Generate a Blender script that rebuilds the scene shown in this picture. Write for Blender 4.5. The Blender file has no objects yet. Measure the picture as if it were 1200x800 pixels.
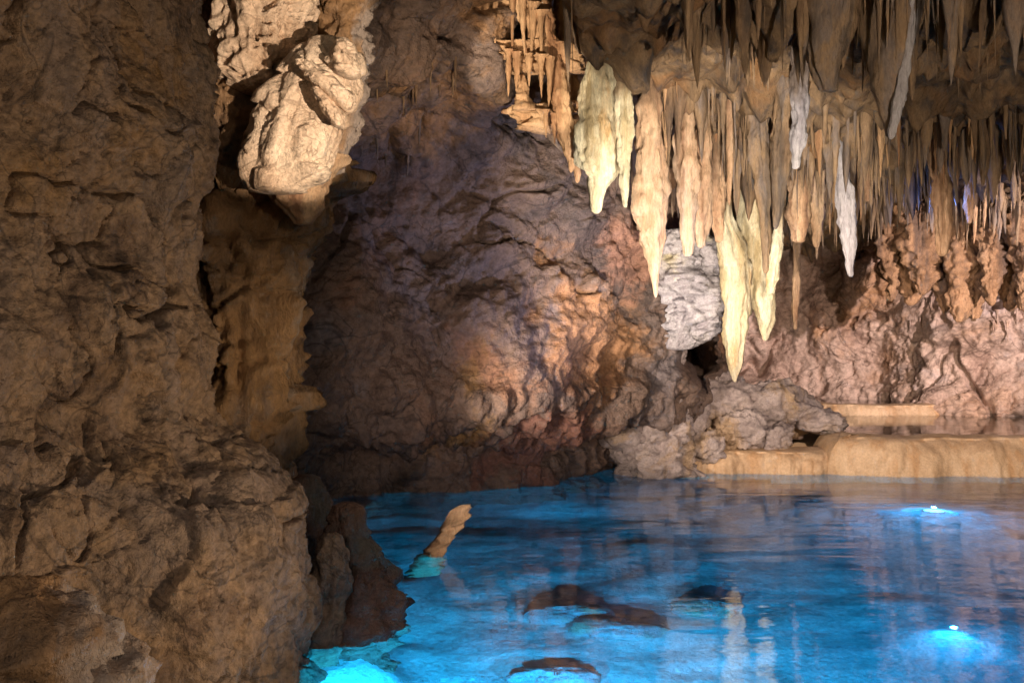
import bpy, math, random
import numpy as np
from mathutils import Vector, Euler

random.seed(7)
RNG = np.random.RandomState(7)
scene = bpy.context.scene
col = scene.collection

# ------------------------------------------------------------------ camera
CAM_Z, F = 1.6, 35.0 / 36.0 * 1200.0
cam_d = bpy.data.cameras.new('camera')
cam_d.lens, cam_d.sensor_width = 35.0, 36.0
cam_d.clip_start, cam_d.clip_end = 0.05, 200.0
cam = bpy.data.objects.new('camera', cam_d)
cam.location = (0, 0, CAM_Z)
cam.rotation_euler = (math.radians(90), 0, 0)
col.objects.link(cam)
scene.camera = cam

# ------------------------------------------------------------------ world
w = bpy.data.worlds.new('World')
scene.world = w
w.use_nodes = True
wn = w.node_tree.nodes
bg = wn['Background']
sky = wn.new('ShaderNodeTexSky')
sky.sky_type = 'NISHITA'
sky.sun_disc = False
sky.sun_elevation = math.radians(18)
sky.sun_rotation = math.radians(200)
w.node_tree.links.new(sky.outputs[0], bg.inputs[0])
bg.inputs[1].default_value = 0.05

scene.view_settings.view_transform = 'Standard'
scene.view_settings.look = 'None'
scene.view_settings.gamma = 1.0
scene.view_settings.exposure = 0.0
cy = scene.cycles
cy.use_denoising = True
cy.use_adaptive_sampling = True
cy.adaptive_threshold = 0.02
cy.denoiser = 'OPENIMAGEDENOISE'
cy.caustics_reflective = False
cy.caustics_refractive = False
cy.max_bounces = 6
cy.diffuse_bounces = 2
cy.glossy_bounces = 3
cy.transmission_bounces = 6
cy.sample_clamp_indirect = 20.0


# ------------------------------------------------------------------ cave lamps and added fill lights
def spot(name, loc, target, watts, colour, size, blend=0.3, radius=0.05):
    d = bpy.data.lights.new(name, 'SPOT')
    d.energy, d.color = watts, colour
    d.spot_size, d.spot_blend, d.shadow_soft_size = math.radians(size), blend, radius
    o = bpy.data.objects.new(name, d)
    o.location = loc
    o.rotation_euler = (Vector(target) - Vector(loc)).to_track_quat('-Z', 'Y').to_euler()
    col.objects.link(o)
    return o


def point(name, loc, watts, colour, radius=0.08):
    d = bpy.data.lights.new(name, 'POINT')
    d.energy, d.color, d.shadow_soft_size = watts, colour, radius
    o = bpy.data.objects.new(name, d)
    o.location = loc
    col.objects.link(o)
    return o


def P(px, py, d):
    return np.array([(px - 600.0) / F * d, d, CAM_Z - (py - 400.0) / F * d])


WARM = (1.0, 0.74, 0.47)
# show-cave floodlights read off the lit rock, with unseen fill lamps added between them
spot('flood_behind_red_boulder', (-1.15, 7.2, 0.55), P(900, 370, 12.0), 1300, (1.0, 0.80, 0.62), 54, 1.0, 0.25)
spot('flood_on_stalactites', (1.0, 3.4, 0.25), P(815, 228, 10.0), 3300, (1.0, 0.84, 0.64), 34, 0.6, 0.04)
spot('white_boulder_fill', (-1.15, 7.2, 0.5), P(815, 350, 11.5), 170, (0.86, 0.89, 1.0), 10, 0.5, 0.04)  # added to brighten the white boulder, no such lamp seen
spot('flood_on_boulder', (0.9, 2.6, 1.7), P(345, 95, 6.2), 1150, (1.0, 0.81, 0.61), 20, 0.3, 0.03)
spot('column_fill', (1.2, 3.5, 0.4), P(305, 410, 6.8), 300, (1.0, 0.76, 0.48), 20, 0.9, 0.10)  # added fill so that the column shows
spot('recess_fill', (0.6, 3.3, 0.4), P(610, 400, 10.4), 560, (1.0, 0.77, 0.64), 42, 1.0, 0.20)  # unseen fill added for the dim middle wall
spot('flood_on_shelf', (-0.6, 5.6, 1.6), P(630, 70, 8.6), 900, (1.0, 0.80, 0.56), 18, 0.3, 0.03)
spot('flood_on_terrace', (3.4, 1.6, 2.9), P(1010, 515, 12.3), 3700, (1.0, 0.77, 0.58), 34, 0.7)
spot('back_wall_fill', (8.3, 4.0, 2.3), P(1050, 350, 16.0), 8200, (1.0, 0.80, 0.70), 30, 0.8, 0.05)  # separate light added to brighten the far wall
spot('flood_violet', (2.3, 8.2, 0.35), P(600, 210, 10.4), 330, (0.60, 0.64, 1.0), 64, 0.9)
spot('near_wall_fill', (1.0, 3.8, 0.28), P(110, 450, 3.8), 185, (1.0, 0.75, 0.50), 88, 0.9, 0.06)  # added low light that brings out the relief of the left wall
spot('viewer_fill', (1.9, 0.4, 2.2), P(150, 440, 3.9), 155, (1.0, 0.74, 0.50), 80, 0.9, 0.25)  # broad fill added from behind the camera
spot('ceiling_fill', (2.6, 1.5, 0.6), P(1000, 90, 8.0), 850, (1.0, 0.78, 0.55), 56, 0.8, 0.10)  # fill added for the right ceiling, source unseen
spot('stalagmite_fill', (2.9, 4.2, 2.2), P(526, 618, 7.5), 420, (1.0, 0.78, 0.58), 8, 0.6, 0.04)  # narrow beam added for the stub alone
point('blue_ceiling_light', (5.0, 11.6, 3.15), 12, (0.12, 0.28, 1.0), 0.05)
# submerged floodlights at the viewer's bank, under the recessed wall and beyond the frame on the right
spot('submerged_flood', (-0.30, 3.9, -0.12), (0.1, 8.0, -0.8), 620, (0.01, 0.46, 1.0), 120, 1.0, 0.0)
spot('submerged_flood', (0.8, 3.7, -0.12), (0.5, 8.5, -0.8), 720, (0.01, 0.44, 1.0), 120, 1.0, 0.0)
spot('submerged_flood', (2.8, 3.5, -0.12), (3.0, 8.5, -0.8), 130, (0.03, 0.30, 1.0), 110, 1.0, 0.0)
spot('overhang_fill', (0.6, 3.2, 0.4), P(490, 55, 9.0), 1200, (1.0, 0.74, 0.48), 20, 1.0, 0.06)  # added to lift the dark overhang
spot('submerged_light', (0.4, 9.9, -0.3), (0.6, 11.5, -0.5), 30, (0.01, 0.42, 1.0), 150, 0.8, 0.01)


# ------------------------------------------------------------------ numpy noise
_perm = RNG.permutation(256)
_perm = np.concatenate([_perm, _perm, _perm])
_g = RNG.normal(size=(256, 3))
_g /= np.linalg.norm(_g, axis=1)[:, None]
_rnd = RNG.rand(256, 3)


def _hash(i, j, k):
    return _perm[_perm[_perm[i & 255] + (j & 255)] + (k & 255)]


def perlin(p):
    p = np.asarray(p, dtype=np.float64)
    i = np.floor(p).astype(np.int64)
    f = p - i
    u = f * f * f * (f * (f * 6 - 15) + 10)
    out = np.zeros(p.shape[:-1])
    for dx in (0, 1):
        wx = u[..., 0] if dx else 1 - u[..., 0]
        for dy in (0, 1):
            wy = u[..., 1] if dy else 1 - u[..., 1]
            for dz in (0, 1):
                wz = u[..., 2] if dz else 1 - u[..., 2]
                g = _g[_hash(i[..., 0] + dx, i[..., 1] + dy, i[..., 2] + dz)]
                out += wx * wy * wz * (g[..., 0] * (f[..., 0] - dx) + g[..., 1] * (f[..., 1] - dy) + g[..., 2] * (f[..., 2] - dz))
    return out * 1.6


def fbm(p, s=1.0, octaves=4, gain=0.5, seed=0.0):
    p = np.asarray(p) * s + np.array([seed * 7.31, seed * 3.77, seed * 5.13])
    a, out = 1.0, 0.0
    for _ in range(octaves):
        out = out + a * perlin(p)
        a *= gain
        p = p * 2.03 + 11.7
    return out


def billow(p, s=1.0, octaves=4, gain=0.5, seed=0.0):
    p = np.asarray(p) * s + np.array([seed * 7.31, seed * 3.77, seed * 5.13])
    a, out = 1.0, 0.0
    for _ in range(octaves):
        out = out + a * (np.abs(perlin(p)) * 2 - 0.6)
        a *= gain
        p = p * 2.03 + 11.7
    return out


def crack(p, s, width, seed=0.0):
    """narrow grooves along the zero lines of a warped noise, broken up by a second one"""
    q = np.asarray(p)
    q = q + 0.12 * np.stack([fbm(q, s * 3, 2, seed=seed + k) for k in (1, 2, 3)], -1) / s
    n = np.abs(perlin(q * s + seed * 4.1))
    m = np.clip(fbm(q, s * 0.7, 2, seed=seed + 9) * 2.2 + 0.45, 0, 1)
    return np.exp(-(n / width) ** 2) * m


def worley(p, s=1.0, seed=0.0):
    p = np.asarray(p) * s + seed * 3.3
    i = np.floor(p).astype(np.int64)
    f1 = np.full(p.shape[:-1], 9.0)
    f2 = np.full(p.shape[:-1], 9.0)
    cid = np.zeros(p.shape[:-1], dtype=np.int64)
    for dx in (-1, 0, 1):
        for dy in (-1, 0, 1):
            for dz in (-1, 0, 1):
                h = _hash(i[..., 0] + dx, i[..., 1] + dy, i[..., 2] + dz)
                c = _rnd[h]
                d = np.sqrt((i[..., 0] + dx + c[..., 0] - p[..., 0]) ** 2 + (i[..., 1] + dy + c[..., 1] - p[..., 1]) ** 2
                            + (i[..., 2] + dz + c[..., 2] - p[..., 2]) ** 2)
                near = d < f1
                f2 = np.where(near, f1, np.minimum(f2, d))
                cid = np.where(near, h, cid)
                f1 = np.where(near, d, f1)
    return f1, f2, cid


def smooth(a, b, x):
    t = np.clip((x - a) / (b - a), 0, 1)
    return t * t * (3 - 2 * t)


# ------------------------------------------------------------------ mesh helpers
def mesh_np(name, verts, quads, mat, tris=None, smooth_shade=True):
    me = bpy.data.meshes.new(name)
    verts = np.ascontiguousarray(verts, dtype=np.float32).reshape(-1, 3)
    quads = np.ascontiguousarray(quads, dtype=np.int32).reshape(-1, 4)
    nt = 0 if tris is None else len(tris)
    me.vertices.add(len(verts))
    me.vertices.foreach_set('co', verts.ravel())
    loops = quads.ravel()
    starts = np.arange(len(quads), dtype=np.int32) * 4
    if nt:
        tris = np.ascontiguousarray(tris, dtype=np.int32).reshape(-1, 3)
        starts = np.concatenate([starts, len(loops) + np.arange(nt, dtype=np.int32) * 3])
        loops = np.concatenate([loops, tris.ravel()])
    me.loops.add(len(loops))
    me.loops.foreach_set('vertex_index', loops.astype(np.int32))
    me.polygons.add(len(starts))
    me.polygons.foreach_set('loop_start', starts.astype(np.int32))
    me.update(calc_edges=True)
    me.polygons.foreach_set('use_smooth', np.full(len(starts), smooth_shade))
    me.validate()
    if mat is not None:
        me.materials.append(mat)
    return me


def grid_quads(nu, nv, wrap=False):
    a = np.arange(nu * nv).reshape(nu, nv)
    if wrap:
        b = np.roll(a, -1, axis=0)
        q = np.stack([a[:, :-1], b[:, :-1], b[:, 1:], a[:, 1:]], -1)
    else:
        q = np.stack([a[:-1, :-1], a[1:, :-1], a[1:, 1:], a[:-1, 1:]], -1)
    return q.reshape(-1, 4)


def link(name, me, parent=None, loc=None, label=None, cat=None, group=None, kind=None):
    o = bpy.data.objects.new(name, me)
    col.objects.link(o)
    if loc is not None:
        o.location = loc
    if parent is not None:
        o.parent = parent
    if label:
        o['label'] = label
    if cat:
        o['category'] = cat
    if group:
        o['group'] = group
    if kind:
        o['kind'] = kind
    return o


def grid_normals(G):
    du = np.gradient(G, axis=0)
    dv = np.gradient(G, axis=1)
    n = np.cross(du, dv)
    return n / (np.linalg.norm(n, axis=-1, keepdims=True) + 1e-9)


def catmull(pts, n):
    pts = np.asarray(pts, dtype=float)
    ext = np.vstack([2 * pts[0] - pts[1], pts, 2 * pts[-1] - pts[-2]])
    out = []
    m = len(pts) - 1
    for k in range(m):
        t = np.linspace(0, 1, 60, endpoint=(k == m - 1))[:, None]
        p0, p1, p2, p3 = ext[k], ext[k + 1], ext[k + 2], ext[k + 3]
        out.append(0.5 * (2 * p1 + (p2 - p0) * t + (2 * p0 - 5 * p1 + 4 * p2 - p3) * t ** 2 + (3 * p1 - p0 - 3 * p2 + p3) * t ** 3))
    out = np.vstack(out)
    s = np.concatenate([[0], np.cumsum(np.linalg.norm(np.diff(out, axis=0), axis=1))])
    si = np.linspace(0, s[-1], n)
    return np.stack([np.interp(si, s, out[:, k]) for k in range(out.shape[1])], -1)


# ------------------------------------------------------------------ materials
def rgb(c):
    return (c[0], c[1], c[2], 1.0)


def rock_mat(name, cols, scale=1.2, stain=None, stain_scale=0.5, stain_pos=(0.52, 0.62), bump=0.5, bump_scale=9.0,
             stretch=(1, 1, 1), rough=(0.42, 0.88), speckle=0.35, streak=None, patch=None, crack_line=None, root_shade=None):
    m = bpy.data.materials.new(name)
    m.use_nodes = True
    nt = m.node_tree
    N, L = nt.nodes, nt.links
    bsdf = N['Principled BSDF']
    tc = N.new('ShaderNodeTexCoord')
    geo = N.new('ShaderNodeNewGeometry')
    mp = N.new('ShaderNodeMapping')
    mp.inputs['Scale'].default_value = stretch
    L.new(geo.outputs['Position'], mp.inputs['Vector'])

    def noise(sc, det=6, ro=0.6, dist=0.0, vec=mp):
        n = N.new('ShaderNodeTexNoise')
        n.inputs['Scale'].default_value = sc
        n.inputs['Detail'].default_value = det
        n.inputs['Roughness'].default_value = ro
        n.inputs['Distortion'].default_value = dist
        L.new(vec.outputs[0], n.inputs['Vector'])
        return n

    def mix(kind, fac, a, b):
        x = N.new('ShaderNodeMix')
        x.data_type = 'RGBA'
        x.blend_type = kind
        if isinstance(fac, float):
            x.inputs[0].default_value = fac
        else:
            L.new(fac, x.inputs[0])
        for sock, v in ((x.inputs[6], a), (x.inputs[7], b)):
            if isinstance(v, tuple):
                sock.default_value = rgb(v)
            else:
                L.new(v, sock)
        return x.outputs[2]

    def ramp(src, stops):
        r = N.new('ShaderNodeValToRGB')
        e = r.color_ramp.elements
        while len(e) < len(stops):
            e.new(0.5)
        for k, (pos, c) in enumerate(stops):
            e[k].position = pos
            e[k].color = rgb(c) if isinstance(c, tuple) else (c, c, c, 1)
        L.new(src, r.inputs[0])
        return r.outputs[0]

    n1 = noise(scale, 6, 0.66, 0.5)
    k = len(cols)
    c = ramp(n1.outputs[0], [(0.30 + 0.40 * q / max(1, k - 1), cc) for q, cc in enumerate(cols)])
    if stain:
        n2 = noise(stain_scale, 5, 0.65, 0.8)
        c = mix('MIX', ramp(n2.outputs[0], [(stain_pos[0], 0.0), (stain_pos[1], 0.85)]), c, stain)
    if streak:                                                # mineral streaks left by seeping water
        mp2 = N.new('ShaderNodeMapping')
        mp2.inputs['Scale'].default_value = (7, 7, 0.55)
        L.new(geo.outputs['Position'], mp2.inputs['Vector'])
        n5 = noise(1.0, 5, 0.55, 0.2, mp2)
        c = mix('MIX', ramp(n5.outputs[0], [(0.50, 0.0), (0.66, 0.8)]), c, streak)
    if patch:                                                 # a patch of coloured flowstone with a ragged outline
        for centre, radius, pc in patch:
            sub = N.new('ShaderNodeVectorMath')
            sub.operation = 'DISTANCE'
            sub.inputs[1].default_value = centre
            L.new(geo.outputs['Position'], sub.inputs[0])
            n6 = noise(1.6, 5, 0.65, 0.6)
            ma = N.new('ShaderNodeMath')
            ma.operation = 'MULTIPLY_ADD'
            L.new(n6.outputs[0], ma.inputs[0])
            ma.inputs[1].default_value = 3.2 * radius
            L.new(sub.outputs['Value'], ma.inputs[2])
            rg = N.new('ShaderNodeMapRange')
            rg.inputs[1].default_value, rg.inputs[2].default_value = 2.35 * radius, 2.75 * radius
            rg.inputs[3].default_value, rg.inputs[4].default_value = 0.85, 0.0
            L.new(ma.outputs[0], rg.inputs[0])
            c = mix('MIX', rg.outputs[0], c, pc)
    if crack_line:                                                  # thin dark lines drawn in colour for the cracks
        for vs, vw in ((crack_line[1], 0.010), (crack_line[1] * 2.7, 0.012)):
            n7 = noise(vs, 4, 0.55, 0.9)
            c = mix('MIX', ramp(n7.outputs[0], [(0.5 - vw, 0.0), (0.5 - vw * 0.25, 0.5), (0.5 + vw * 0.25, 0.5), (0.5 + vw, 0.0)]), c, crack_line[0])
    if root_shade:                                                  # shade at the stalactite top, put into the colour as brown
        sx = N.new('ShaderNodeSeparateXYZ')
        L.new(tc.outputs['Object'], sx.inputs[0])
        n8 = noise(3.5, 4, 0.6, 0.3)
        ad = N.new('ShaderNodeMath')
        ad.operation = 'MULTIPLY_ADD'
        L.new(n8.outputs[0], ad.inputs[0])
        ad.inputs[1].default_value = 1.1
        L.new(sx.outputs[2], ad.inputs[2])
        rq = N.new('ShaderNodeMapRange')
        rq.inputs[1].default_value, rq.inputs[2].default_value = -0.12, 0.16
        rq.inputs[3].default_value, rq.inputs[4].default_value = 0.0, 0.9
        L.new(ad.outputs[0], rq.inputs[0])
        c = mix('MIX', rq.outputs[0], c, root_shade)
    n3 = noise(scale * 22, 3, 0.7)
    c = mix('MULTIPLY', speckle, c, ramp(n3.outputs[0], [(0.30, 0.25), (0.62, 1.25)]))
    L.new(c, bsdf.inputs['Base Color'])
    n4 = noise(scale * 3.3, 4, 0.6)
    r = N.new('ShaderNodeMapRange')
    r.inputs[1].default_value, r.inputs[2].default_value = 0.35, 0.65
    r.inputs[3].default_value, r.inputs[4].default_value = rough
    L.new(n4.outputs[0], r.inputs[0])
    L.new(r.outputs[0], bsdf.inputs['Roughness'])
    bsdf.inputs['Specular IOR Level'].default_value = 0.35
    b1 = noise(bump_scale, 5, 0.7)
    b2 = noise(bump_scale * 6.5, 3, 0.7)
    prev = None
    for src, st, dist in ((b1.outputs[0], bump, 0.06), (b2.outputs[0], bump, 0.015)):
        b = N.new('ShaderNodeBump')
        b.inputs['Strength'].default_value = st
        b.inputs['Distance'].default_value = dist
        L.new(src, b.inputs['Height'])
        if prev is not None:
            L.new(prev, b.inputs['Normal'])
        prev = b.outputs[0]
    L.new(prev, bsdf.inputs['Normal'])
    return m


M = {}
M['near'] = rock_mat('near_rock', [(0.035, 0.022, 0.018), (0.155, 0.098, 0.064), (0.28, 0.185, 0.115), (0.17, 0.122, 0.095), (0.31, 0.215, 0.145)], 1.3,
                     stain=(0.25, 0.135, 0.045), stain_scale=0.9, stain_pos=(0.52, 0.70), bump=0.6, bump_scale=12, streak=(0.24, 0.17, 0.13), rough=(0.62, 0.92), speckle=0.6, crack_line=((0.02, 0.014, 0.012), 0.8))
M['column'] = rock_mat('column_rock', [(0.08, 0.05, 0.032), (0.24, 0.14, 0.072), (0.33, 0.19, 0.09), (0.20, 0.14, 0.11)], 2.2,
                       stain=(0.30, 0.25, 0.22), stain_scale=1.3, bump=0.7, stretch=(1, 1, 0.5))
M['mid'] = rock_mat('recess_rock', [(0.06, 0.05, 0.05), (0.15, 0.11, 0.10), (0.22, 0.15, 0.12), (0.20, 0.17, 0.18)], 0.9,
                    stain=(0.30, 0.16, 0.10), stain_scale=0.55, stain_pos=(0.54, 0.66), bump=0.8, bump_scale=8, speckle=0.5, crack_line=((0.02, 0.016, 0.016), 0.5),
                    patch=[(tuple(P(672, 400, 10.8)), 0.85, (0.38, 0.20, 0.10)), (tuple(P(540, 460, 10.2)), 0.5, (0.34, 0.20, 0.08)),
                           (tuple(P(740, 300, 11.2)), 0.5, (0.40, 0.22, 0.16)), (tuple(P(480, 40, 9.2)), 1.0, (0.27, 0.155, 0.08)),
                           (tuple(P(640, 520, 10.6)), 0.7, (0.20, 0.095, 0.075))])
M['back'] = rock_mat('back_rock', [(0.30, 0.20, 0.17), (0.48, 0.34, 0.29), (0.56, 0.42, 0.37), (0.50, 0.42, 0.44)], 0.8,
                     stain=(0.50, 0.27, 0.13), stain_scale=0.35, stain_pos=(0.5, 0.66), bump=0.75, bump_scale=6, crack_line=((0.08, 0.05, 0.04), 0.45), speckle=0.5)
M['ceil'] = rock_mat('ceiling_rock', [(0.04, 0.03, 0.028), (0.17, 0.115, 0.072), (0.28, 0.19, 0.115), (0.18, 0.15, 0.14)], 1.6,
                     stain=(0.24, 0.13, 0.06), stain_scale=0.7, bump=0.7, bump_scale=8, stretch=(1.6, 1.6, 0.5), streak=(0.05, 0.045, 0.05))
M['brown'] = rock_mat('brown_calcite', [(0.07, 0.05, 0.04), (0.24, 0.16, 0.105), (0.36, 0.25, 0.16), (0.24, 0.20, 0.19), (0.34, 0.22, 0.14)], 1.7, bump=0.6, bump_scale=14,
                      stretch=(1.5, 1.5, 0.4), streak=(0.09, 0.075, 0.07))
M['peach'] = rock_mat('peach_calcite', [(0.34, 0.19, 0.10), (0.58, 0.37, 0.22), (0.70, 0.49, 0.31)], 2.0, bump=0.6, bump_scale=14,
                      stretch=(1.5, 1.5, 0.4), streak=(0.30, 0.15, 0.08))
M['ivory'] = rock_mat('ivory_lit_calcite', [(0.50, 0.43, 0.31), (0.72, 0.68, 0.52), (0.82, 0.80, 0.67)], 2.2, bump=0.6, bump_scale=14,  # pale calcite whose tone also stands in for lamplight on it
                      stretch=(1.5, 1.5, 0.4), stain=(0.60, 0.38, 0.17), stain_scale=1.6, stain_pos=(0.54, 0.68), speckle=0.4, streak=(0.46, 0.36, 0.20), root_shade=(0.26, 0.18, 0.11))
M['peach_big'] = rock_mat('peach_stalactite', [(0.34, 0.19, 0.11), (0.58, 0.38, 0.25), (0.70, 0.51, 0.36), (0.55, 0.42, 0.36)], 2.0, bump=0.6, bump_scale=14,
                          stretch=(1.5, 1.5, 0.4), streak=(0.28, 0.15, 0.09), root_shade=(0.20, 0.13, 0.085))
M['white_big'] = rock_mat('white_stalactite', [(0.30, 0.29, 0.34), (0.50, 0.49, 0.56), (0.66, 0.65, 0.70)], 2.0, bump=0.6, bump_scale=14,
                          stretch=(1.5, 1.5, 0.4), streak=(0.24, 0.23, 0.28), root_shade=(0.18, 0.14, 0.12))
M['rust'] = rock_mat('rust_flowstone', [(0.16, 0.09, 0.05), (0.36, 0.21, 0.12), (0.48, 0.30, 0.18)], 1.8, bump=0.8, bump_scale=10,
                     stretch=(1.3, 1.3, 0.7), streak=(0.10, 0.07, 0.06), speckle=0.5)
M['white'] = rock_mat('white_calcite', [(0.28, 0.26, 0.30), (0.42, 0.40, 0.45), (0.56, 0.54, 0.57)], 2.0, bump=0.7, bump_scale=11,
                      speckle=0.5, stain=(0.52, 0.46, 0.28), stain_scale=1.2, stain_pos=(0.57, 0.7), streak=(0.32, 0.29, 0.33))
M['pale'] = rock_mat('pale_boulder_rock', [(0.42, 0.27, 0.17), (0.68, 0.50, 0.36), (0.78, 0.62, 0.47)], 1.8, bump=0.6, bump_scale=11, speckle=0.45, crack_line=((0.16, 0.10, 0.06), 1.3))
M['mound'] = rock_mat('mound_rock', [(0.20, 0.16, 0.15), (0.40, 0.33, 0.33), (0.50, 0.42, 0.42), (0.46, 0.36, 0.30)], 1.6,
                      stain=(0.46, 0.32, 0.20), stain_scale=1.0, bump=0.9, bump_scale=9)
M['dark'] = rock_mat('wet_dark_rock', [(0.06, 0.036, 0.028), (0.16, 0.09, 0.065), (0.26, 0.15, 0.105)], 1.8, bump=0.8, bump_scale=9,
                     rough=(0.35, 0.75), stain=(0.13, 0.12, 0.10), stain_scale=1.3)
M['flow'] = rock_mat('terrace_flowstone', [(0.40, 0.26, 0.16), (0.58, 0.41, 0.27), (0.68, 0.50, 0.35)], 1.6, bump=0.35, bump_scale=9,
                     rough=(0.3, 0.6), speckle=0.25, streak=(0.50, 0.30, 0.16))
M['bed'] = rock_mat('lake_bed_silt', [(0.34, 0.35, 0.36), (0.56, 0.56, 0.54), (0.68, 0.67, 0.64)], 1.2, bump=0.6, bump_scale=5,
                    stain=(0.24, 0.23, 0.22), stain_scale=0.7, stain_pos=(0.56, 0.68))


def water_mat(name, tint=(0.86, 0.95, 1.0), bump=0.14):
    m = bpy.data.materials.new(name)
    m.use_nodes = True
    N, L = m.node_tree.nodes, m.node_tree.links
    b = N['Principled BSDF']
    b.inputs['Base Color'].default_value = rgb(tint)
    b.inputs['Transmission Weight'].default_value = 1.0
    b.inputs['Roughness'].default_value = 0.03
    b.inputs['IOR'].default_value = 1.333
    geo = N.new('ShaderNodeNewGeometry')
    prev = None
    for sc, det, st, dist in (((0.55, 2.2, 1), 3, bump, 0.10), ((2.2, 7.0, 1), 4, bump * 0.8, 0.022)):
        mp = N.new('ShaderNodeMapping')
        mp.inputs['Scale'].default_value = sc
        L.new(geo.outputs['Position'], mp.inputs['Vector'])
        n = N.new('ShaderNodeTexNoise')
        n.inputs['Scale'].default_value = 1.0
        n.inputs['Detail'].default_value = det
        n.inputs['Distortion'].default_value = 0.4
        L.new(mp.outputs[0], n.inputs['Vector'])
        bp = N.new('ShaderNodeBump')
        bp.inputs['Strength'].default_value = st
        bp.inputs['Distance'].default_value = dist
        L.new(n.outputs[0], bp.inputs['Height'])
        if prev:
            L.new(prev, bp.inputs['Normal'])
        prev = bp.outputs[0]
    L.new(prev, b.inputs['Normal'])
    return m


M['water'] = water_mat('lake_water', bump=0.11)
M['still'] = water_mat('pool_water', (0.95, 0.93, 0.88), bump=0.05)


def plain_mat(name, c, rough=0.4, metal=0.0, emit=None, strength=0.0):
    m = bpy.data.materials.new(name)
    m.use_nodes = True
    b = m.node_tree.nodes['Principled BSDF']
    b.inputs['Base Color'].default_value = rgb(c)
    b.inputs['Roughness'].default_value = rough
    b.inputs['Metallic'].default_value = metal
    if emit:
        b.inputs['Emission Color'].default_value = rgb(emit)
        b.inputs['Emission Strength'].default_value = strength
    return m


M['housing'] = plain_mat('lamp_housing', (0.05, 0.05, 0.05), 0.4, 0.8)
M['lens_cyan'] = plain_mat('lamp_lens_cyan', (0.3, 0.8, 0.9), 0.2, 0.0, (0.01, 0.75, 0.95), 2.2)
M['lens'] = plain_mat('lamp_lens', (0.8, 0.9, 1.0), 0.2, 0.0, (0.12, 0.62, 1.0), 6.0)


# ------------------------------------------------------------------ the setting: rock walls
def wall(name, path, z0, z1, nu, nv, prof, disp, mat, label, side=1, zpow=1.0, post=None):
    pl = catmull(path, nu)
    t = np.gradient(pl, axis=0)
    t /= np.linalg.norm(t, axis=1)[:, None]
    nrm = np.stack([t[:, 1], -t[:, 0]], -1) * side
    k = np.ones(41) / 41
    pad = np.pad(nrm, ((20, 20), (0, 0)), 'edge')
    nrm = np.stack([np.convolve(pad[:, q], k, 'valid') for q in (0, 1)], -1)
    z = z0 + (z1 - z0) * np.linspace(0, 1, nv) ** zpow
    S, Z = np.meshgrid(np.linspace(0, 1, nu), z, indexing='ij')
    X0 = np.repeat(pl[:, None, 0], nv, 1)
    Y0 = np.repeat(pl[:, None, 1], nv, 1)
    off = prof(S, X0, Y0, Z)
    if isinstance(off, tuple):
        off, dx = off
    else:
        dx = 0
    G = np.stack([X0 + nrm[:, None, 0] * off + dx, Y0 + nrm[:, None, 1] * off, Z], -1)
    n = grid_normals(G)
    ref = np.stack([np.repeat(nrm[:, None, 0], nv, 1), np.repeat(nrm[:, None, 1], nv, 1), np.zeros_like(Z)], -1)
    sgn = np.sign((n * ref).sum(-1).mean())
    n = n * sgn
    h = disp(G)
    G2 = G + n * h[..., None]
    if post is not None:
        G2 = post(G2)
    q = grid_quads(nu, nv)
    if sgn < 0:
        q = q[:, ::-1]
    return link(name, mesh_np(name, G2, q, mat), label=label, kind='structure'), G2


# --- near wall on the left
EDGE_Z = [-1.5, 0.1, 0.35, 0.75, 0.98, 1.28, 1.6, 2.0, 2.5, 3.0, 3.3, 6]
EDGE_X = [-1.00, -1.04, -1.06, -1.14, -1.32, -1.52, -1.50, -1.56, -1.53, -1.50, -1.58, -1.65]


def near_prof(S, X, Y, Z):
    e = np.interp(Z, EDGE_Z, EDGE_X) + 0.95
    wgt = smooth(1.5, 4.4, Y) * (1 - smooth(5.2, 6.2, Y) * 0.7)
    return 0.0 * Z, e * (0.25 + 0.75 * wgt)


def near_disp(G):
    warp = 0.22 * np.stack([fbm(G, 1.6, 3, seed=k) for k in (21, 22, 23)], -1)
    g2 = G + warp
    h = 0.20 * fbm(G, 0.85, 3, seed=1)
    st = (G[..., 2] + 0.22 * G[..., 0] + 0.30 * fbm(G * [1, 1, 0.5], 0.8, 4, 0.6, seed=2)) * 1.55
    fr = st - np.floor(st)
    amp = _rnd[(np.floor(st).astype(int) * 37) & 255, 0]
    brk = smooth(-0.2, 0.3, fbm(G, 1.1, 3, seed=12))
    h += brk * (0.02 + 0.05 * amp) * (smooth(0.0, 0.06, fr) * (1 - 0.8 * smooth(0.1, 1.0, fr)) - 0.4)
    f1, f2, cid = worley(g2 * [1, 1, 1.2], 1.5, 1)
    h += 0.09 * (_rnd[cid, 1] - 0.5) * smooth(0.0, 0.05, f2 - f1)
    f1, f2, cid = worley(g2 * [1, 1, 1.4] + 3, 4.2, 2)
    h += 0.018 * (_rnd[cid, 1] - 0.5) * smooth(0.0, 0.15, f2 - f1) * smooth(-0.3, 0.3, fbm(G, 0.9, 2, seed=13))
    h -= 0.16 * crack(G * [1, 1, 1.6], 1.3, 0.018, 3) + 0.09 * crack(G, 2.6, 0.025, 5) + 0.025 * crack(G, 6, 0.05, 8)
    pit = fbm(G, 7, 3, 0.6, seed=14)
    h -= 0.022 * smooth(0.55, 0.85, pit)
    h += 0.008 * billow(g2, 4.2, 3, seed=4) + 0.010 * fbm(G, 12, 5, 0.75, seed=6)
    h += 0.05 * fbm(G * [3.0, 3.0, 0.45], 1.6, 3, seed=7) * smooth(3.9, 4.6, G[..., 1])     # flowstone ribs near the edge
    return h


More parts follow.
